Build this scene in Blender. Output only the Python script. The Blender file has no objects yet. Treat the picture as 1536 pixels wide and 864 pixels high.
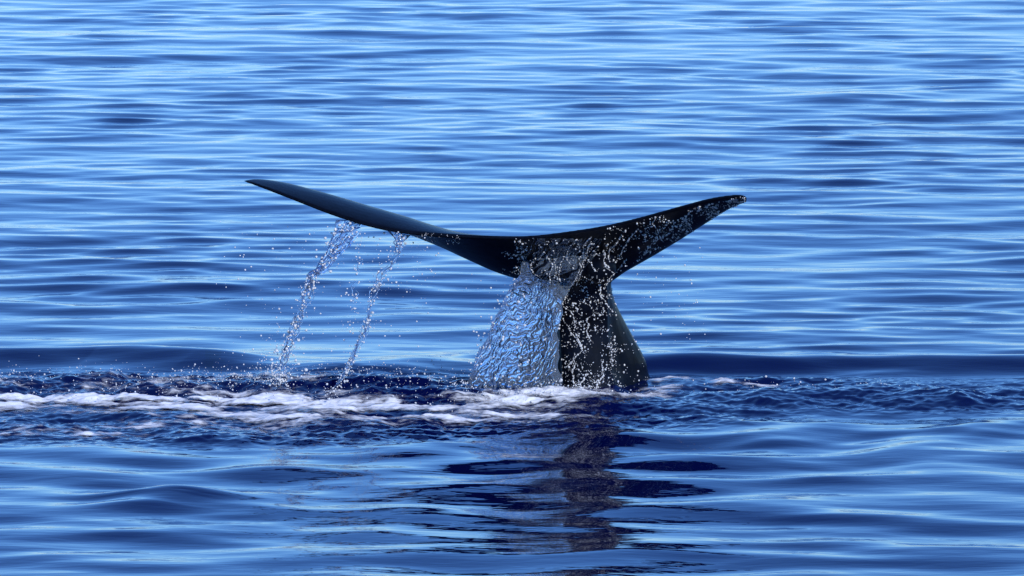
import bpy, bmesh, math, random
import numpy as np
from mathutils import Vector
from mathutils.bvhtree import BVHTree

SC = bpy.context.scene
COL = SC.collection
random.seed(7)
R = math.radians

# ------------------------------------------------------------------ camera
CAM_H = 7.0
PITCH = R(7.02)
FPX = 9400.0                       # focal length in pixels of the 1536 px wide photograph
cam = bpy.data.cameras.new('camera')
cam.lens = 36.0 * FPX / 1536.0
cam.sensor_width = 36.0
cam.clip_start = 0.5
cam.clip_end = 20000
cam_o = bpy.data.objects.new('camera', cam)
cam_o.location = (0, 0, CAM_H)
cam_o.rotation_euler = (R(90) - PITCH, 0, 0)
COL.objects.link(cam_o)
SC.camera = cam_o

# ------------------------------------------------------------------ sky and sun
SUN_EL, SUN_AZ = 27.0, 149.0       # azimuth clockwise from +Y (the view direction)
w = bpy.data.worlds.new('World'); SC.world = w; w.use_nodes = True
nt = w.node_tree; nt.nodes.clear()
out = nt.nodes.new('ShaderNodeOutputWorld')
bg = nt.nodes.new('ShaderNodeBackground')
sky = nt.nodes.new('ShaderNodeTexSky')
sky.sky_type = 'NISHITA'; sky.sun_disc = False
sky.sun_elevation = R(SUN_EL); sky.sun_rotation = R(SUN_AZ)
sky.altitude = 4000; sky.air_density = 1.9; sky.dust_density = 0.0; sky.ozone_density = 10.0
hs = nt.nodes.new('ShaderNodeMix'); hs.data_type = 'RGBA'; hs.blend_type = 'MULTIPLY'   # the camera's cool white balance
hs.inputs[0].default_value = 1.0
hs.inputs[7].default_value = (0.78, 0.91, 1.16, 1)
nt.links.new(sky.outputs[0], hs.inputs[6])
nt.links.new(hs.outputs[2], bg.inputs[0])
bg.inputs[1].default_value = 0.15
nt.links.new(bg.outputs[0], out.inputs[0])

sun = bpy.data.lights.new('sun', 'SUN'); sun.energy = 2.8; sun.angle = R(0.53)
sun.color = (1.0, 0.965, 0.92)
sun_o = bpy.data.objects.new('sun', sun); COL.objects.link(sun_o)
sd = Vector((math.sin(R(SUN_AZ)) * math.cos(R(SUN_EL)), math.cos(R(SUN_AZ)) * math.cos(R(SUN_EL)), math.sin(R(SUN_EL))))
sun_o.rotation_euler = sd.to_track_quat('Z', 'Y').to_euler()
sun_o.location = (10, -10, 20)

SC.view_settings.view_transform = 'Standard'
SC.view_settings.look = 'None'
SC.view_settings.gamma = 1.0
SC.view_settings.exposure = 0.28
SC.view_settings.use_curve_mapping = False
SC.render.engine = 'CYCLES'
SC.cycles.max_bounces = 10
SC.cycles.transmission_bounces = 8
SC.cycles.glossy_bounces = 5
SC.cycles.transparent_max_bounces = 12
SC.cycles.caustics_reflective = False
SC.cycles.caustics_refractive = False
SC.cycles.sample_clamp_indirect = 6.0

# ------------------------------------------------------------------ helpers
cp, sp = math.cos(PITCH), math.sin(PITCH)
def ray(px, py):
    a = (px - 768.0) / FPX; b = -(py - 432.0) / FPX
    return np.array((a, cp + b * sp, -sp + b * cp))
def at(px, py, Y):                 # the point seen at a pixel, at distance Y
    Y = Y + 24.95                  # distances below are written from a point 24.95 m ahead of the camera
    d = ray(px, py); t = Y / d[1]
    return np.array((d[0] * t, Y, CAM_H + d[2] * t))
def ground(px, py):                # the point of the calm sea seen at a pixel
    d = ray(px, py); t = -CAM_H / d[2]
    return np.array((d[0] * t, d[1] * t))

def tag(o, label=None, cat=None, group=None, kind=None):
    if label: o['label'] = label
    if cat: o['category'] = cat
    if group: o['group'] = group
    if kind: o['kind'] = kind
    return o

def mesh_obj(name, verts, faces, mat=None, smooth=True, link=True):
    me = bpy.data.meshes.new(name)
    verts = np.asarray(verts, dtype=np.float32)
    if isinstance(faces, np.ndarray):
        n = faces.shape[1]; m = faces.shape[0]
        me.vertices.add(len(verts)); me.vertices.foreach_set('co', verts.ravel())
        me.loops.add(m * n); me.loops.foreach_set('vertex_index', faces.astype(np.int32).ravel())
        me.polygons.add(m)
        me.polygons.foreach_set('loop_start', np.arange(0, m * n, n, dtype=np.int32))
        me.update(calc_edges=True)
    else:
        me.from_pydata([tuple(map(float, v)) for v in verts], [], faces); me.update()
    if smooth:
        me.polygons.foreach_set('use_smooth', np.ones(len(me.polygons), dtype=bool))
    if mat: me.materials.append(mat)
    o = bpy.data.objects.new(name, me)
    if link: COL.objects.link(o)
    return o

def grid_faces(nr, nc):
    i = np.arange(nr - 1)[:, None] * nc + np.arange(nc - 1)[None, :]
    i = i.ravel()
    return np.stack([i, i + 1, i + nc + 1, i + nc], axis=1)

_rng = np.random.RandomState(3)
_perm = _rng.permutation(4096)
_ang = _rng.rand(4096) * 2 * np.pi
_gx, _gy = np.cos(_ang), np.sin(_ang)
def perlin(x, y, seed=0):
    x = np.asarray(x, dtype=np.float64) + seed * 37.17; y = np.asarray(y, dtype=np.float64) + seed * 11.73
    xi = np.floor(x).astype(np.int64); yi = np.floor(y).astype(np.int64)
    fx = x - xi; fy = y - yi
    u = fx * fx * fx * (fx * (fx * 6 - 15) + 10); v = fy * fy * fy * (fy * (fy * 6 - 15) + 10)
    def g(ix, iy, dx, dy):
        h = _perm[(_perm[ix & 4095] + iy) & 4095]
        return _gx[h] * dx + _gy[h] * dy
    a = g(xi, yi, fx, fy); b = g(xi + 1, yi, fx - 1, fy)
    c = g(xi, yi + 1, fx, fy - 1); d = g(xi + 1, yi + 1, fx - 1, fy - 1)
    return ((a + (b - a) * u) * (1 - v) + (c + (d - c) * u) * v) * 1.5
def fbm(x, y, oct=4, seed=0, gain=0.5):
    s = 0; a = 1.0; f = 1.0
    for o in range(oct):
        s = s + a * perlin(x * f, y * f, seed + o * 5); a *= gain; f *= 2.03
    return s
def ridged(x, y, oct=3, seed=0):
    s = 0; a = 1.0; f = 1.0
    for o in range(oct):
        s = s + a * (1 - 2 * np.abs(perlin(x * f, y * f, seed + o * 5))); a *= 0.5; f *= 2.1
    return s
def sstep(a, b, x):
    t = np.clip((x - a) / (b - a), 0, 1); return t * t * (3 - 2 * t)

def new_mat(name):
    m = bpy.data.materials.new(name); m.use_nodes = True
    return m, m.node_tree, m.node_tree.nodes['Principled BSDF']

# ------------------------------------------------------------------ materials
def sea_material():
    m, t, b = new_mat('sea_water')
    b.inputs['Base Color'].default_value = (0.0010, 0.0035, 0.042, 1)
    b.inputs['Roughness'].default_value = 0.02
    b.inputs['IOR'].default_value = 1.34
    tc = t.nodes.new('ShaderNodeTexCoord')
    mp = t.nodes.new('ShaderNodeMapping'); mp.inputs['Scale'].default_value = (0.4, 1.3, 1)
    n1 = t.nodes.new('ShaderNodeTexNoise'); n1.inputs['Scale'].default_value = 4.0
    n1.inputs['Detail'].default_value = 3.0; n1.inputs['Roughness'].default_value = 0.55
    bp = t.nodes.new('ShaderNodeBump'); bp.inputs['Strength'].default_value = 0.10
    bp.inputs['Distance'].default_value = 0.05
    t.links.new(tc.outputs['Object'], mp.inputs[0]); t.links.new(mp.outputs[0], n1.inputs['Vector'])
    t.links.new(n1.outputs['Fac'], bp.inputs['Height']); t.links.new(bp.outputs[0], b.inputs['Normal'])
    return m

def skin_material():
    m, t, b = new_mat('wet_whale_skin')
    tc = t.nodes.new('ShaderNodeTexCoord')
    n = t.nodes.new('ShaderNodeTexNoise'); n.inputs['Scale'].default_value = 3.5
    n.inputs['Detail'].default_value = 6; n.inputs['Roughness'].default_value = 0.65
    cr = t.nodes.new('ShaderNodeValToRGB')
    cr.color_ramp.elements[0].position = 0.35; cr.color_ramp.elements[0].color = (0.0018, 0.0022, 0.0045, 1)
    cr.color_ramp.elements[1].position = 0.75; cr.color_ramp.elements[1].color = (0.005, 0.008, 0.018, 1)
    t.links.new(tc.outputs['Object'], n.inputs['Vector']); t.links.new(n.outputs['Fac'], cr.inputs[0])
    t.links.new(cr.outputs[0], b.inputs['Base Color'])
    rr = t.nodes.new('ShaderNodeMapRange'); rr.inputs[3].default_value = 0.3; rr.inputs[4].default_value = 0.5
    t.links.new(n.outputs['Fac'], rr.inputs[0]); t.links.new(rr.outputs[0], b.inputs['Roughness'])
    b.inputs['IOR'].default_value = 1.36
    b.inputs['Specular IOR Level'].default_value = 0.07
    b.inputs['Coat Weight'].default_value = 0.16; b.inputs['Coat Roughness'].default_value = 0.12; b.inputs['Coat IOR'].default_value = 1.33
    mp = t.nodes.new('ShaderNodeMapping'); mp.inputs['Scale'].default_value = (22, 8, 9)
    n2 = t.nodes.new('ShaderNodeTexNoise'); n2.inputs['Scale'].default_value = 1.0
    n2.inputs['Detail'].default_value = 5; n2.inputs['Roughness'].default_value = 0.6
    t.links.new(tc.outputs['Object'], mp.inputs[0]); t.links.new(mp.outputs[0], n2.inputs['Vector'])
    bp = t.nodes.new('ShaderNodeBump'); bp.inputs['Strength'].default_value = 0.25; bp.inputs['Distance'].default_value = 0.02
    t.links.new(n2.outputs['Fac'], bp.inputs['Height']); t.links.new(bp.outputs[0], b.inputs['Normal'])
    return m

def drop_material():
    m, t, b = new_mat('water_drop')
    b.inputs['Base Color'].default_value = (0.93, 0.95, 0.97, 1)
    b.inputs['Roughness'].default_value = 0.12
    b.inputs['IOR'].default_value = 1.333
    b.inputs['Transmission Weight'].default_value = 0.35
    return m

def sheet_material():
    m, t, b = new_mat('falling_water')
    b.inputs['Base Color'].default_value = (0.55, 0.72, 0.97, 1)
    b.inputs['Roughness'].default_value = 0.04
    b.inputs['IOR'].default_value = 1.333
    b.inputs['Transmission Weight'].default_value = 0.88
    return m

def foam_material():
    m, t, b = new_mat('sea_foam')
    b.inputs['Base Color'].default_value = (0.86, 0.87, 0.89, 1)
    b.inputs['Roughness'].default_value = 0.6
    tc = t.nodes.new('ShaderNodeTexCoord')
    at_ = t.nodes.new('ShaderNodeAttribute'); at_.attribute_name = 'cover'
    n = t.nodes.new('ShaderNodeTexNoise'); n.inputs['Scale'].default_value = 12
    n.inputs['Detail'].default_value = 5; n.inputs['Roughness'].default_value = 0.65
    mq = t.nodes.new('ShaderNodeMapping'); mq.inputs['Scale'].default_value = (0.6, 1.5, 1)
    t.links.new(tc.outputs['Object'], mq.inputs[0]); t.links.new(mq.outputs[0], n.inputs['Vector'])
    ad = t.nodes.new('ShaderNodeMath'); ad.operation = 'MULTIPLY_ADD'
    ad.inputs[1].default_value = 2.4; ad.inputs[2].default_value = -1.2
    t.links.new(n.outputs['Fac'], ad.inputs[0])
    ad2 = t.nodes.new('ShaderNodeMath'); ad2.operation = 'ADD'
    t.links.new(ad.outputs[0], ad2.inputs[0]); t.links.new(at_.outputs['Fac'], ad2.inputs[1])
    mr = t.nodes.new('ShaderNodeMapRange'); mr.inputs[1].default_value = 0.1; mr.inputs[2].default_value = 1.35
    mr.interpolation_type = 'SMOOTHSTEP'
    t.links.new(ad2.outputs[0], mr.inputs[0]); t.links.new(mr.outputs[0], b.inputs['Alpha'])
    bp = t.nodes.new('ShaderNodeBump'); bp.inputs['Strength'].default_value = 0.3; bp.inputs['Distance'].default_value = 0.02
    t.links.new(n.outputs['Fac'], bp.inputs['Height']); t.links.new(bp.outputs[0], b.inputs['Normal'])
    return m

M_SEA, M_SKIN, M_DROP, M_SHEET, M_FOAM = sea_material(), skin_material(), drop_material(), sheet_material(), foam_material()

# ------------------------------------------------------------------ the sea surface
def stroke(x, y, pts, rx_px, sharp=2.0):
    """soft mask of a stroke on the water; pts in photo pixels, rx_px = half height in pixels"""
    g = [ground(*p) for p in pts]
    best = np.full(x.shape, 1e9)
    hw = rx_px * 0.036
    for (ax, ay), (bx, by) in zip(g[:-1], g[1:]):
        ex, ey = bx - ax, by - ay
        t = np.clip(((x - ax) * ex + (y - ay) * ey) / (ex * ex + ey * ey), 0, 1)
        dx = (x - ax - t * ex) * 0.6; dy = y - ay - t * ey
        best = np.minimum(best, dx * dx + dy * dy)
    return np.exp(-(best / hw ** 2) ** (sharp / 2))

wr = np.random.RandomState(21)
WAVES = []
for lo, hi, n, slope, spread in ((3.2, 7.5, 14, 0.009, .5), (1.5, 3.2, 26, 0.017, .5), (0.75, 1.5, 36, 0.034, .38), (0.32, 0.75, 48, 0.048, .32), (0.85, 1.9, 30, 0.030, 9)):
    for i in range(n):
        lam = lo * (hi / lo) ** wr.rand()
        th = math.pi / 2 + wr.normal(0, spread) + (math.pi if wr.rand() < 0.35 else 0)
        if spread > 2: th = wr.rand() * 2 * math.pi
        k = 2 * math.pi / lam
        WAVES.append((lam, k * math.cos(th), k * math.sin(th), k, slope * math.sqrt(2.0 / n) / k * (0.6 + 0.8 * wr.rand()), wr.rand() * 2 * math.pi, spread > 2))

def sea_point(x, y, spacing):
    """displaced position of the sea surface at rest coordinates x, y"""
    dx = np.zeros_like(x); dy = np.zeros_like(x); z = np.zeros_like(x)
    gust = 1.0 + 0.55 * perlin(x / 5.0, y / 9.0, 3)
    gust2 = np.clip(0.75 + 0.9 * perlin(x / 3.3, y / 5.0, 8), 0.1, 1.8)
    stir = np.exp(-((x - 0.7) / 1.9) ** 2 - ((y - 47.4) / 2.6) ** 2)      # water stirred up by the tail
    gust2 = gust2 * (1 + 1.3 * stir); gust = gust * (1 + 1.0 * stir)
    near = sstep(50.5, 46.0, y)                   # confused short waves in the water the whale has stirred
    for lam, kx, ky, k, a, ph, conf in WAVES:
        f = sstep(1.6, 3.0, lam / spacing) * a
        if conf: f = f * near * (0.8 + 0.5 * gust2) * (1 + 0.9 * stir)
        elif lam < 0.75: f = f * gust2 * (1 - 0.45 * near)
        elif lam < 3.2: f = f * gust * (1 - 0.3 * near)
        p = kx * x + ky * y + ph
        s = np.sin(p)
        z += f * np.cos(p); dx -= f * kx / k * s * 0.9; dy -= f * ky / k * s * 0.9
    # long smooth swells pushed up by the whale, just behind it
    for pts, hw, hgt in (([(-120, 540), (150, 537), (300, 545)], 11, 0.11),
                         ([(980, 553), (1250, 549), (1700, 551)], 10, 0.12),
                         ([(540, 560), (640, 552), (760, 556)], 12, 0.07),
                         ([(205, 758), (235, 749), (256, 746)], 7, 0.065)):
        if hgt: z += hgt * stroke(x, y, pts, hw)
    # churned water
    ch = np.maximum.reduce([stroke(x, y, [(-80, 592), (120, 588), (330, 592), (520, 592), (760, 594)], 26, 4),
                            0.7 * stroke(x, y, [(-80, 640), (240, 642), (480, 640), (700, 630), (900, 620)], 24, 4),
                            0.7 * stroke(x, y, [(840, 612), (980, 600), (1200, 590), (1420, 595)], 24, 4)])
    if np.max(ch) > 0.01:
        rid = stroke(x, y, [(-80, 594), (60, 590), (180, 584), (300, 590), (430, 588), (600, 592), (720, 592)], 15)
        z += 0.085 * rid * (0.8 + 0.7 * perlin(x * 1.3, y * 1.3, 31))
        z += 0.05 * stroke(x, y, [(1060, 578), (1180, 576), (1320, 580)], 7)
        z += 0.06 * stroke(x, y, [(1150, 600), (1300, 592), (1430, 604)], 9)
        fr = fbm(x * 2.2, y * 3.2, 5, 40, 0.55)
        rg = ridged(x * 3.2, y * 3.6, 3, 50)
        z += ch * (0.032 * fr + 0.016 * rg)
    # ring waves spreading from the tail and from the falling water
    if np.min(np.abs(y - 47)) < 8:
        for cx_, cy_, lam, a_, r0, wd in ((0.62, 50.0, 1.15, .0085, 4.2, 3.0), (-2.4, 49.6, 0.95, .0065, 3.6, 2.8), (2.6, 49.4, 1.3, .0060, 4.2, 3.0), (0.62, 50.0, .42, .0022, 2.6, 1.5)):
            r = np.hypot(x - cx_, (y - cy_)) + 0.12 * perlin(x * .9, y * .9, 61)
            z += a_ * np.sin(r * 2 * math.pi / lam) * np.exp(-((r - r0) / wd) ** 2) * sstep(50.5, 48.5, y)
    return x + dx, y + dy, z

NR, NC = 1250, 820
s = np.linspace(0, 1, NR)
s = np.interp(s, [0, .24, .60, 1], [0, .20, .42, 1])      # finer rows round the whale
ang_hi, ang_lo = R(10.4), R(3.6)
yy_view = CAM_H / np.tan(ang_hi + (ang_lo - ang_hi) * s)
yy = np.concatenate([[-400, -100, -30, 0, 10, 18, 24, 29, 33, 36], yy_view, [130, 160, 220, 340, 600, 1200, 3000, 9000]])
yy = np.unique(yy)
u = np.linspace(-1, 1, NC)
u = np.concatenate([[-900, -200, -60, -20, -8, -4, -2.4, -1.7, -1.35, -1.15], u, [1.15, 1.35, 1.7, 2.4, 4, 8, 20, 60, 200, 900]])
hwid = np.maximum(np.abs(yy) * 0.088 + 0.8, 3.0)
hwid = np.minimum(hwid, 60)
X = u[None, :] * hwid[:, None]; Y = np.repeat(yy[:, None], len(u), axis=1)
spx = np.gradient(X, axis=1); spy = np.gradient(yy)[:, None] + 0 * X
spacing = np.maximum(spx, spy * 0.6)
px_, py_, pz_ = sea_point(X, Y, spacing)
sea = mesh_obj('sea', np.stack([px_, py_, pz_], -1).reshape(-1, 3), grid_faces(len(yy), len(u)), M_SEA)
tag(sea, 'rippled deep blue sea around the whale', None, kind='structure')

# ------------------------------------------------------------------ the whale's tail
def catmull(P, n):
    P = np.asarray(P, float); t = np.linspace(0, len(P) - 1, n); out = []
    for v in t:
        i = min(int(v), len(P) - 2); f = v - i
        p0 = P[max(i - 1, 0)]; p1 = P[i]; p2 = P[i + 1]; p3 = P[min(i + 2, len(P) - 1)]
        out.append(0.5 * (2 * p1 + (p2 - p0) * f + (2 * p0 - 5 * p1 + 4 * p2 - p3) * f * f + (3 * p1 - p0 - 3 * p2 + p3) * f ** 3))
    return np.array(out)

# stations: trailing edge pixel + distance, leading edge pixel + distance, upper and lower bulge (m)
ST = [((366, 272), 25.30, (366, 271), 25.33, .006, .006),
      ((385, 278), 25.20, (388, 270), 25.45, .018, .010),
      ((430, 295), 25.06, (428, 279), 25.60, .050, .010),
      ((500, 322), 24.90, (490, 302), 25.68, .095, .010),
      ((560, 340), 24.78, (550, 326), 25.68, .120, .012),
      ((610, 349), 24.70, (605, 346), 25.65, .125, .016),
      ((660, 353), 24.62, (655, 366), 25.60, .110, .030),
      ((710, 355), 24.55, (702, 388), 25.55, .095, .040),
      ((760, 356), 24.50, (748, 408), 25.50, .090, .050),
      ((800, 355), 24.45, (795, 420), 25.48, .090, .060),
      ((850, 349), 24.38, (855, 426), 25.42, .090, .060),
      ((900, 341), 24.28, (908, 424), 25.30, .080, .060),
      ((945, 331), 24.16, (940, 405), 25.12, .070, .055),
      ((990, 319), 24.00, (982, 381), 24.90, .060, .050),
      ((1030, 308), 23.86, (1022, 357), 24.65, .052, .042),
      ((1065, 299), 23.74, (1058, 334), 24.38, .044, .034),
      ((1095, 294.5), 23.62, (1090, 314), 24.08, .036, .026),
      ((1113, 294), 23.54, (1111, 305), 23.80, .028, .020),
      ((1121, 298), 23.52, (1120, 303), 23.62, .012, .012)]
rows = []
for T, yt, L, yl, bu, bl in ST:
    rows.append(np.concatenate([at(T[0], T[1], yt), at(L[0], L[1], yl), [bu, bl]]))
rows = catmull(rows, 150)
NSEC = 15
c = (1 - np.cos(np.linspace(0, math.pi, NSEC))) / 2
shape = c ** 0.85 * (1 - c) ** 0.5; shape /= shape.max()
V, F = [], []
for r in rows:
    T, L = r[:3], r[3:6]; ch = L - T
    nrm = np.cross(np.array((1.0, 0.0, 0.0)), ch); nrm /= np.linalg.norm(nrm) + 1e-9
    bu, bl = max(r[6], .004), max(r[7], .004)
    rim = min(0.011, 0.3 * np.linalg.norm(ch) + 0.003)
    base = T[None] + c[:, None] * ch[None]
    up = base + nrm * (bu * shape + rim * (1 - c) ** 6)[:, None]
    lo = base - nrm * (bl * shape + rim * (1 - c) ** 6)[:, None]
    V += list(up) + list(lo[::-1])
n2 = 2 * NSEC
for i in range(len(rows) - 1):
    for j in range(n2):
        a, b = i * n2 + j, i * n2 + (j + 1) % n2
        F.append((a, b, b + n2, a + n2))
F.append(tuple(range(n2))[::-1]); F.append(tuple(range((len(rows) - 1) * n2, len(rows) * n2)))

# peduncle: loops at heights, keel towards the viewer, wider body behind it
PED = [  # pixel row, left, right of the body, keel left, keel right, near distance, far distance
    (860, 640, 1130, 780, 1000, 25.1, 27.6),
    (720, 700, 1060, 812, 955, 24.98, 27.0),
    (600, 768, 985, 838, 934, 24.93, 26.4),
    (560, 782, 972, 838, 924, 24.95, 26.2),
    (520, 798, 952, 836, 919, 24.97, 26.0),
    (485, 812, 934, 834, 916, 24.97, 25.85),
    (455, 820, 921, 832, 916, 24.94, 25.7),
    (430, 818, 918, 826, 914, 24.88, 25.6),
    (408, 806, 918, 812, 914, 24.80, 25.5),
    (388, 800, 910, 806, 906, 24.74, 25.4),
    (370, 806, 896, 812, 890, 24.72, 25.3)]
PED = catmull(PED, 44)
base_i = len(V)
NL = 18
for (py, xl, xr, kl, kr, yn, yf) in PED:
    z = at(880, py, yn)[2]
    wl = at(xl, py, yn)[0]; wr_ = at(xr, py, yn)[0]; wkl = at(kl, py, yn)[0]; wkr = at(kr, py, yn)[0]
    mid = (wkl + wkr) / 2; bm_ = (wl + wr_) / 2
    ts = (1 - np.cos(np.linspace(0, math.pi, NL))) / 2
    kw = np.sqrt(np.clip(1 - (1 - np.clip(ts / 0.16, 0, 1)) ** 2.4, 0, 1))      # round nose of the keel
    fl = sstep(0.14, 0.6, ts)
    end = np.sqrt(np.clip(1 - np.clip((ts - 0.6) / 0.4, 0, 1) ** 2, 0, 1))
    hollow = 1 - 0.10 * np.exp(-((ts - 0.22) / 0.10) ** 2)
    right = mid + (((wkr - mid) * (1 - fl) * hollow + (wr_ - mid) * fl) * kw * end)
    left = mid - (((mid - wkl) * (1 - fl) * hollow + (mid - wl) * fl) * kw * end)
    drop = -0.10 * ts * 0
    ysec = 24.95 + yn + ts * (yf - yn)
    loop = [(right[i], ysec[i], z) for i in range(NL)] + [(left[i], ysec[i], z) for i in range(NL - 2, 0, -1)]
    V += loop
m2 = 2 * NL - 2
for i in range(len(PED) - 1):
    for j in range(m2):
        a, b = base_i + i * m2 + j, base_i + i * m2 + (j + 1) % m2
        F.append((a, b, b + m2, a + m2))
F.append(tuple(base_i + j for j in range(m2))[::-1]); F.append(tuple(base_i + (len(PED) - 1) * m2 + j for j in range(m2)))

bm = bmesh.new()
bv = [bm.verts.new(tuple(map(float, v))) for v in V]
for f in F:
    try: bm.faces.new([bv[i] for i in f])
    except ValueError: pass
def blob(p, r, sc=(1, 1, 1)):
    g = bmesh.ops.create_icosphere(bm, subdivisions=3, radius=1)
    for v in g['verts']:
        v.co = Vector((p[0] + v.co.x * r * sc[0], p[1] + v.co.y * r * sc[1], p[2] + v.co.z * r * sc[2]))
blob(at(901, 401, 24.70), 0.14, (0.9, 1.0, 1.0))      # knuckle where the keel runs into the fluke
blob(at(862, 395, 24.85), 0.16, (1.2, 1.2, 0.9))
blob(at(822, 398, 24.88), 0.14, (1.1, 1.2, 0.9))
bmesh.ops.recalc_face_normals(bm, faces=bm.faces)
tmp_me = bpy.data.meshes.new('tmp'); bm.to_mesh(tmp_me); bm.free()
tmp_o = bpy.data.objects.new('tmp', tmp_me); COL.objects.link(tmp_o)
md = tmp_o.modifiers.new('r', 'REMESH'); md.mode = 'VOXEL'; md.voxel_size = 0.012; md.use_smooth_shade = True
ms = tmp_o.modifiers.new('s', 'SMOOTH'); ms.factor = 0.5; ms.iterations = 7
dg = bpy.context.evaluated_depsgraph_get()
whale_me = bpy.data.meshes.new_from_object(tmp_o.evaluated_get(dg))
bpy.data.objects.remove(tmp_o)
whale_me.name = 'whale'
whale_me.materials.clear(); whale_me.materials.append(M_SKIN)
whale = bpy.data.objects.new('whale', whale_me); COL.objects.link(whale)
tag(whale, 'black whale tail with spread flukes rising wet out of the sea', 'whale')
wbm = bmesh.new(); wbm.from_mesh(whale_me)
BVH = BVHTree.FromBMesh(wbm); wbm.free()
def hit(px, py):
    d = Vector(ray(px, py)).normalized()
    loc, n, i, dist = BVH.ray_cast(Vector((0, 0, CAM_H)), d)
    return (loc, n) if loc is not None else (None, None)

# ------------------------------------------------------------------ water pouring off the tail
def interp(pts, y):
    ys = [p[1] for p in pts]; xs = [p[0] for p in pts]
    return float(np.interp(y, ys, xs))

def curtain(name, left, right, y0, y1, nu, nv, ydist, amp, thick, seed, label, rfac=1.0):
    P = np.zeros((nv, nu, 3)); D = np.zeros((nv, nu)); cap = np.full((nv, nu), 99.0)
    PX = np.zeros((nv, nu)); PY = np.zeros((nv, nu))
    for i in range(nv):
        for j in range(nu):
            v = i / (nv - 1); q = j / (nu - 1)
            py = y0 + v * (y1 - y0)
            xl, xr = interp(left, py), interp(right, py)
            wob = 5 * perlin(np.array(py / 22.0), np.array(seed + .5 + (q > .5) * 9))
            px = xl + (xr - xl) * q + float(wob) * (2 * abs(q - 0.5)) ** 2
            PX[i, j], PY[i, j] = px, py
            loc, n = hit(px, py)
            D[i, j] = ydist(v) + 24.95
            if loc is not None and rfac > 0:
                cap[i, j] = loc.y - 0.02
    D = np.minimum(D, cap)
    for k in range(40):
        E = np.pad(D, 1, mode='edge')
        D2 = (E[:-2, 1:-1] + E[2:, 1:-1] + E[1:-1, :-2] + E[1:-1, 2:]) / 4
        D = np.minimum(0.5 * D + 0.5 * D2, cap)
    ii, jj = np.mgrid[0:nv, 0:nu]
    wx, wy = PX / 188.0, PY / 188.0
    flow = wx + 0.25 * perlin(wx * 3, wy * 2, seed + 2)
    flow = flow + 0.45 * wy + .03 * perlin(wx * 17, wy * 17, seed + 30); wy = wy + .04 * perlin(wx * 15, wy * 13, seed + 33)
    n1 = fbm(flow * 34, wy * 9, 3, seed + 4, .65); n2_ = fbm(flow * 34, wy * 20, 3, seed + 9, .6)
    n3 = fbm(flow * 75, wy * 48, 2, seed + 14)
    rid = ridged((flow - .55 * np.clip((430 - PY) / 188.0, 0, 1)) * 13, wy * 3.6, 3, seed + 40) 
    patch = np.clip(0.85 + 1.5 * fbm(flow * 7, wy * 4, 2, seed + 50), 0.12, 2.0)
    edge = np.minimum(1, np.minimum(jj, nu - 1 - jj) / (nu * 0.10))
    front = D - thick * edge * (1.0 + 0.6 * n1) - amp * patch * (0.7 * n1 + 0.5 * n3) * edge 
    back = np.minimum(D + 0.3 * thick * edge + amp * 0.6 * n2_ * edge, cap + 0.012)
    # where it clings to the skin the water is torn into strands that follow the flow
    att = sstep(0.10, 0.0, cap - D) * (cap < 90) * rfac
    strand = 0.034 * (rid - np.percentile(rid, 40)) + 0.008 * n1 + 0.004 * n3
    jag = np.minimum(1, ii / 26.0 + 0.0) * 0.05 - 0.05
    front = front * (1 - att) + att * (cap + 0.02 - strand - jag * (1 - np.clip(rid, 0, 1)))
    back = back * (1 - att) + att * np.maximum(cap + 0.035, front + 0.004)
    front = np.minimum(front, back - 0.0015)
    def lift(DD):
        out = np.zeros((nv, nu, 3))
        b_ = -(PY - 432.0) / FPX; a_ = (PX - 768.0) / FPX
        dy = cp + b_ * sp; dz = -sp + b_ * cp
        t = DD / dy
        out[..., 0] = a_ * t; out[..., 1] = DD; out[..., 2] = CAM_H + dz * t
        return out
    Vv = np.concatenate([lift(front).reshape(-1, 3), lift(back).reshape(-1, 3)])
    f1 = grid_faces(nv, nu); N = nv * nu
    f2 = f1[:, ::-1] + N
    rim = list(range(nu)) + [i * nu + nu - 1 for i in range(1, nv)] + [(nv - 1) * nu + j for j in range(nu - 2, -1, -1)] + [i * nu for i in range(nv - 2, 0, -1)]
    fr = np.array([(rim[k], rim[k] + N, rim[(k + 1) % len(rim)] + N, rim[(k + 1) % len(rim)]) for k in range(len(rim))])
    o = mesh_obj(name, Vv, np.concatenate([f1, f2, fr]), M_SHEET)
    b = bmesh.new(); b.from_mesh(o.data); bmesh.ops.recalc_face_normals(b, faces=b.faces); b.to_mesh(o.data); b.free()
    tag(o, label, 'falling water')
    return o

curtain('water_curtain',
        [(800, 362), (786, 385), (777, 412), (768, 430), (745, 470), (724, 515), (706, 560), (692, 606)],
        [(905, 362), (893, 385), (872, 412), (852, 432), (842, 455), (838, 500), (840, 560), (850, 606)],
        358, 606, 210, 330, lambda v: 24.78 + 0.12 * v, 0.012, 0.020, 60,
        'clear rippled sheet of water pouring from the middle of the whale tail into the sea')

curtain('water_sheet', [(508, 330), (500, 350), (490, 378), (470, 410)], [(548, 330), (540, 350), (516, 378), (482, 410)],
        330, 410, 46, 70, lambda v: 24.93 - 0.05 * v, 0.010, 0.012, 160, 'thin pale sheet of water peeling off the edge of the longer fluke', 0.0)
curtain('water_sheet', [(580, 346), (592, 362), (594, 380)], [(622, 346), (608, 362), (601, 380)],
        346, 380, 36, 36, lambda v: 24.80 - 0.05 * v, 0.008, 0.010, 190, 'small torn flap of water dripping from the fluke edge above the thin stream', 0.0)

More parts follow.
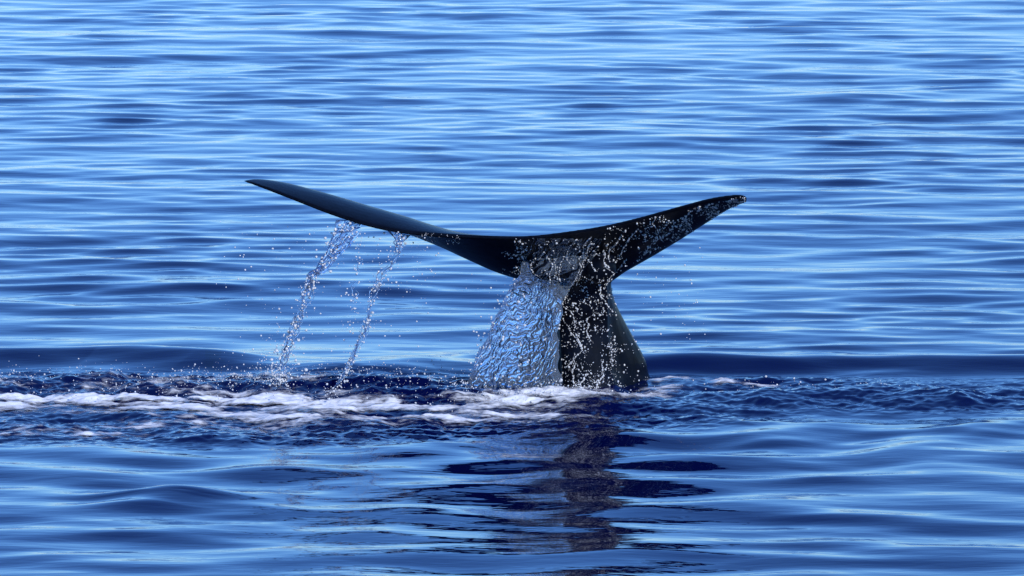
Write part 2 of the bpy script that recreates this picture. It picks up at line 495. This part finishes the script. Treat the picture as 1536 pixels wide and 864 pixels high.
# drops ------------------------------------------------------------------
_ico = bmesh.new(); bmesh.ops.create_icosphere(_ico, subdivisions=1, radius=1)
ICO_V = np.array([v.co[:] for v in _ico.verts]); ICO_F = np.array([[v.index for v in f.verts] for f in _ico.faces]); _ico.free()
def drops(name, pts, rad, label, mat=M_DROP, stretch=None, parent=None):
    pts = np.asarray(pts); rad = np.asarray(rad); n = len(pts)
    rs = np.random.RandomState(len(pts))
    sc = 1 + rs.uniform(-.25, .35, (n, 1, 3))
    if stretch is not None: sc[:, :, 2] *= stretch
    Vv = ICO_V[None] * rad[:, None, None] * sc + pts[:, None, :]
    Ff = ICO_F[None] + (np.arange(n) * len(ICO_V))[:, None, None]
    o = mesh_obj(name, Vv.reshape(-1, 3), Ff.reshape(-1, 3), mat)
    tag(o, label, 'water drops', kind='stuff')
    return o
rs = np.random.RandomState(5)

# beads of water on the skin facing us
pts, rad = [], []
def skin_beads(poly_fn, n, rlo, rhi, off=0.004):
    k = 0; tries = 0
    while k < n and tries < n * 12:
        tries += 1
        px, py = poly_fn()
        dens = float(fbm(np.array(px / 26.0), np.array(py / 26.0), 3, 77))
        if rs.rand() > 0.42 + 0.75 * dens: continue
        loc, nn = hit(px, py)
        if loc is None: continue
        r = rlo + (rhi - rlo) * rs.rand() ** 4.0
        p = loc + nn * off
        pts.append(p[:]); rad.append(r); k += 1
def fluke_right():
    px = rs.uniform(905, 1118); t = (px - 905) / 213
    return px, (343 - 50 * t) + rs.rand() ** 0.9 * (70 * (1 - t) + 8)
skin_beads(fluke_right, 850, .0024, .0095)
skin_beads(lambda: (rs.uniform(840, 925), rs.uniform(418, 596)), 900, .0024, .0095)
skin_beads(lambda: (rs.uniform(915, 982), rs.uniform(500, 592)), 60, .003, .009)
skin_beads(lambda: (rs.normal(775, 9), rs.uniform(358, 412)), 150, .0028, .0095)
skin_beads(lambda: (rs.uniform(610, 690), rs.uniform(350, 366)), 60, .0025, .007)
skin_beads(lambda: (rs.uniform(800, 900), rs.uniform(355, 420)), 160, .0025, .008, .03)
drops('skin_water_beads', pts, rad, 'white sparkling water beads scattered over the black whale skin')

# thin rivulets on the skin
def tube_mesh(paths, name, mat, label, cat='falling water', kind=None):
    Vv, Ff = [], []
    for pth, rr in paths:
        n = len(pth)
        if n < 3: continue
        b0 = len(Vv)
        for i in range(n):
            t = Vector(pth[min(i + 1, n - 1)]) - Vector(pth[max(i - 1, 0)])
            t.normalize()
            s_ = t.cross(Vector((0, 1, 0)));
            if s_.length < 1e-4: s_ = Vector((1, 0, 0))
            s_.normalize(); q_ = t.cross(s_)
            for k in range(6):
                a = k * math.pi / 3
                Vv.append(tuple(Vector(pth[i]) + s_ * (math.cos(a) * rr[i]) + q_ * (math.sin(a) * rr[i])))
        for i in range(n - 1):
            for k in range(6):
                a, b = b0 + i * 6 + k, b0 + i * 6 + (k + 1) % 6
                Ff.append((a, b, b + 6, a + 6))
    o = mesh_obj(name, Vv, np.array(Ff), mat)
    tag(o, label, cat, kind=kind)
    return o
paths = []
def rivulet(px, py, dx, dy, n, r, jit=2.2):
    pth, rr = [], []
    for i in range(n):
        loc, nn = hit(px, py)
        if loc is None: break
        p = loc + nn * (0.004 if px > 905 or py > 430 else 0.03)
        pth.append(p[:]); rr.append(r * (0.35 + 0.9 * rs.rand()))
        dx = 0.93 * dx + rs.normal(0, 0.22); px += dx + rs.normal(0, jit * 0.16); py += dy * rs.uniform(.3, 1.5)
    if len(pth) > 3: paths.append((pth, rr))
for a in ((985, 325, -1.0), (983, 345, .3), (955, 345, -.5), (930, 355, -.8), (1010, 330, -.2), (1035, 316, -.4), (905, 372, .4), (940, 388, -.3)):
    rivulet(a[0], a[1], a[2], 1.0, 42, .0050)
for a in ((845, 478, .5), (866, 500, 0), (862, 530, -.3), (905, 540, -.4), (890, 470, -.3), (850, 440, -.4), (880, 560, -.4), (918, 418, -.5)):
    rivulet(a[0], a[1], a[2], 1.0, 56, .0052)
for k in range(9):
    rivulet(rs.uniform(800, 905), rs.uniform(350, 385), rs.uniform(-1.4, -.3), 1.2, 44, .0045, 1.6)
cpt = np.array([p for q, r in paths for p in q]); crd = np.array([v for q, r in paths for v in r])
drops('skin_water_threads', cpt, crd * (.5 + 1.0 * rs.rand(len(crd)) ** 2), 'broken white threads of water beads running down the black whale skin')

# streams falling off the left fluke --------------------------------------
def stream(name, pts, label, wid, nblob, seed, yd, solid):
    r_ = np.random.RandomState(seed)
    P = catmull([at(x, y, yd) for x, y in pts], 140)
    W = np.interp(np.linspace(0, 1, 140), np.linspace(0, 1, len(wid)), wid) / 188.0
    paths = []
    for k in range(solid):
        a0 = r_.randint(0, 100); ln = r_.randint(12, 45); b0 = min(a0 + ln, 139)
        off = r_.normal(0, 0.45)
        ph = r_.rand() * 9
        pth, rr = [], []
        for i in range(a0, b0):
            f = (i - a0) / (b0 - a0)
            wv = off + 0.5 * math.sin(ph + i * 0.23) + 0.25 * math.sin(ph * 2 + i * 0.51)
            pth.append((P[i][0] + W[i] * wv, P[i][1] + 0.4 * W[i] * math.sin(ph + i * .3), P[i][2]))
            rr.append((0.16 * W[i] * (0.15 + r_.rand() ** 2 * .8) + 0.0015) * math.sin(math.pi * min(1, f * 1.05 + .02)) + 0.001)
        paths.append((pth, rr))
    o = tube_mesh(paths, name, M_SHEET, label)
    idx = r_.randint(0, 140, nblob)
    pp = P[idx] + np.stack([r_.normal(0, 0.75, nblob) * W[idx], r_.normal(0, .6, nblob) * W[idx], r_.normal(0, .012, nblob)], -1)
    ra = 0.0026 + 0.0105 * r_.rand(nblob) ** 3
    return o, pp, ra
PP, RA = [], []
STREAMS = [
    ('water_stream', [(520, 336), (505, 368), (480, 405), (464, 428), (455, 460), (440, 500), (430, 530), (420, 565), (415, 585)], 'broad broken stream of water falling from the drooping fluke edge', [14, 16, 10, 8, 7, 7, 8, 10, 14], 620, 11, 24.86, 34),
    ('water_stream', [(600, 352), (596, 372), (572, 415), (560, 440), (548, 490), (528, 540), (510, 575), (497, 606)], 'thin slanting stream of water falling onto the foam beneath the fluke', [10, 8, 7, 5, 6, 4, 5, 6], 360, 12, 24.72, 18),
    ('water_stream', [(536, 342), (536, 375), (533, 420), (530, 460), (524, 500)], 'faint trickle of drops falling between two larger streams', [8, 7, 6, 6, 6], 80, 13, 24.82, 3)]
for nm, pt, lb, wd, nb, sd_, yd, sol in STREAMS:
    o, pp, ra = stream(nm, pt, lb, wd, nb, sd_, yd, sol)
    PP.append(pp); RA.append(ra)
# loose spray hanging in the air
def spray(n, fx, fy, yd, sy=.25, rmax=.007):
    q = []
    for i in range(n):
        x, y = fx(), fy()
        q.append(at(x, y, yd + rs.normal(0, sy)))
    PP.append(np.array(q)); RA.append(0.002 + rmax * rs.rand(n) ** 3.0)
spray(330, lambda: rs.normal(545, 62), lambda: rs.uniform(345, 600), 24.8)
spray(90, lambda: rs.uniform(560, 660), lambda: rs.uniform(350, 440), 24.7)
spray(90, lambda: rs.uniform(320, 470), lambda: rs.uniform(330, 560), 24.9)
spray(60, lambda: rs.normal(420, 22), lambda: rs.uniform(520, 580), 24.9, .2, .012)
spray(100, lambda: rs.uniform(935, 1060), lambda: rs.uniform(370, 520), 24.3)
spray(45, lambda: rs.normal(740, 25), lambda: rs.uniform(400, 520), 24.8, .1)
CL = [(800, 362), (786, 385), (777, 412), (768, 430), (745, 470), (724, 515), (706, 560), (692, 606)]
def edge_spray(n, jit):
    q = []
    for i in range(n):
        y = rs.uniform(395, 606); x = interp(CL, y) + rs.normal(0, jit) - 1
        q.append(at(x, y, 24.8 + rs.normal(0, .04)))
    PP.append(np.array(q)); RA.append(.0025 + .008 * rs.rand(n) ** 3)
edge_spray(170, 5.0)
q = []
for i in range(260):
    y = 430 + 176 * rs.rand() ** .7; xl_ = interp(CL, y)
    q.append(at(xl_ + (842 - xl_) * rs.rand(), y, 24.70))
PP.append(np.array(q)); RA.append(.002 + .010 * rs.rand(260) ** 4)
drops('falling_water_drops', np.concatenate(PP), np.concatenate(RA), 'fine water drops flying through the air beneath the flukes')

# splashing drops over the churned water
pts, rad = [], []
def sea_z(x, y):
    a, b, c_ = sea_point(np.atleast_1d(x), np.atleast_1d(y), np.full(np.atleast_1d(x).shape, .015))
    return a, b, c_
n = 2600
PXs = rs.uniform(-30, 850, n); PYs = 590 + rs.normal(0, 13, n)
keep = fbm(PXs / 60.0, PYs / 20.0, 3, 90) > rs.uniform(-.7, .5, n)
PXs, PYs = PXs[keep], PYs[keep]
gx, gy = np.array([ground(a, b) for a, b in zip(PXs, PYs)]).T
ax, ay, az = sea_z(gx, gy)
hh = np.abs(rs.normal(0, .045, len(ax)))
P1 = np.stack([ax, ay, az + hh + .003], -1); R1 = .0018 + .006 * rs.rand(len(ax)) ** 3
# crown splashes where the streams land and where the curtain hits
for cx_, cy_, nn_, sx_, hz_ in ((420, 592, 300, .05, .20), (404, 592, 60, .04, .14), (300, 592, 60, .25, .06), (497, 608, 60, .05, .10), (770, 606, 200, .32, .06), (890, 600, 190, .22, .07), (360, 590, 60, .2, .12), (1120, 582, 40, .5, .03), (1240, 590, 40, .6, .03)):
    g = ground(cx_, cy_)
    x_ = g[0] + rs.normal(0, sx_, nn_); y_ = g[1] + rs.normal(0, .08, nn_)
    a_, b_, c_ = sea_z(x_, y_)
    P1 = np.concatenate([P1, np.stack([a_, b_, c_ + np.abs(rs.normal(0, hz_, nn_))], -1)]); R1 = np.concatenate([R1, .0018 + .007 * rs.rand(nn_) ** 3])
drops('splash_water_drops', P1, R1, 'tiny white splash drops jumping above the churned dark water')

# ------------------------------------------------------------------ foam on the water
gx = np.linspace(-5.2, 2.6, 760); gy = np.linspace(46.4, 52.2, 400)
FX, FY = np.meshgrid(gx, gy)
cov = np.maximum.reduce([
    1.15 * stroke(FX, FY, [(-60, 612), (60, 608), (130, 611), (215, 612)], 10),
    1.25 * stroke(FX, FY, [(275, 612), (340, 607), (390, 605), (432, 612)], 11),
    1.00 * stroke(FX, FY, [(430, 632), (520, 618), (600, 614), (700, 613), (800, 608), (860, 600)], 10),
    0.85 * stroke(FX, FY, [(200, 616), (320, 622), (430, 628), (560, 630), (700, 630), (800, 622)], 10),
    0.62 * stroke(FX, FY, [(-40, 650), (100, 652), (240, 640), (330, 638)], 9),
    0.50 * stroke(FX, FY, [(-40, 590), (150, 592), (400, 580), (460, 582)], 12),
    0.75 * stroke(FX, FY, [(840, 606), (900, 607), (960, 600), (990, 586)], 3.5),
    0.95 * stroke(FX, FY, [(990, 575), (1015, 571), (1040, 574), (1085, 580)], 2.2),
    0.80 * stroke(FX, FY, [(1120, 580), (1160, 583)], 1.5)])
na = fbm(FX * 1.5 + .3 * perlin(FX * 3, FY * 3, 70), FY * 4.2, 5, 120, .58)
cover = cov * (0.95 + 1.25 * na) - 0.24
fxx, fyy, fz = sea_point(FX, FY, np.full(FX.shape, .014))
hump = np.clip(cover, 0, 1.2)
lump = fbm(FX * 4, FY * 7, 3, 140)
fz = fz + 0.006 + hump * 0.018 * (1 + .6 * lump)
fc = grid_faces(len(gy), len(gx))
cf = cover.ravel()[fc].max(axis=1)
fc = fc[cf > 0.0]
used = np.unique(fc); remap = np.full(FX.size, -1); remap[used] = np.arange(len(used))
Vf = np.stack([fxx, fyy, fz], -1).reshape(-1, 3)[used]
foam = mesh_obj('sea_foam', Vf, remap[fc], M_FOAM)
att = foam.data.attributes.new('cover', 'FLOAT', 'POINT')
att.data.foreach_set('value', np.clip(cover.ravel()[used], 0, 1.5).astype(np.float32))
tag(foam, 'white foam patches floating on churned water around the tail', 'sea foam', kind='stuff')
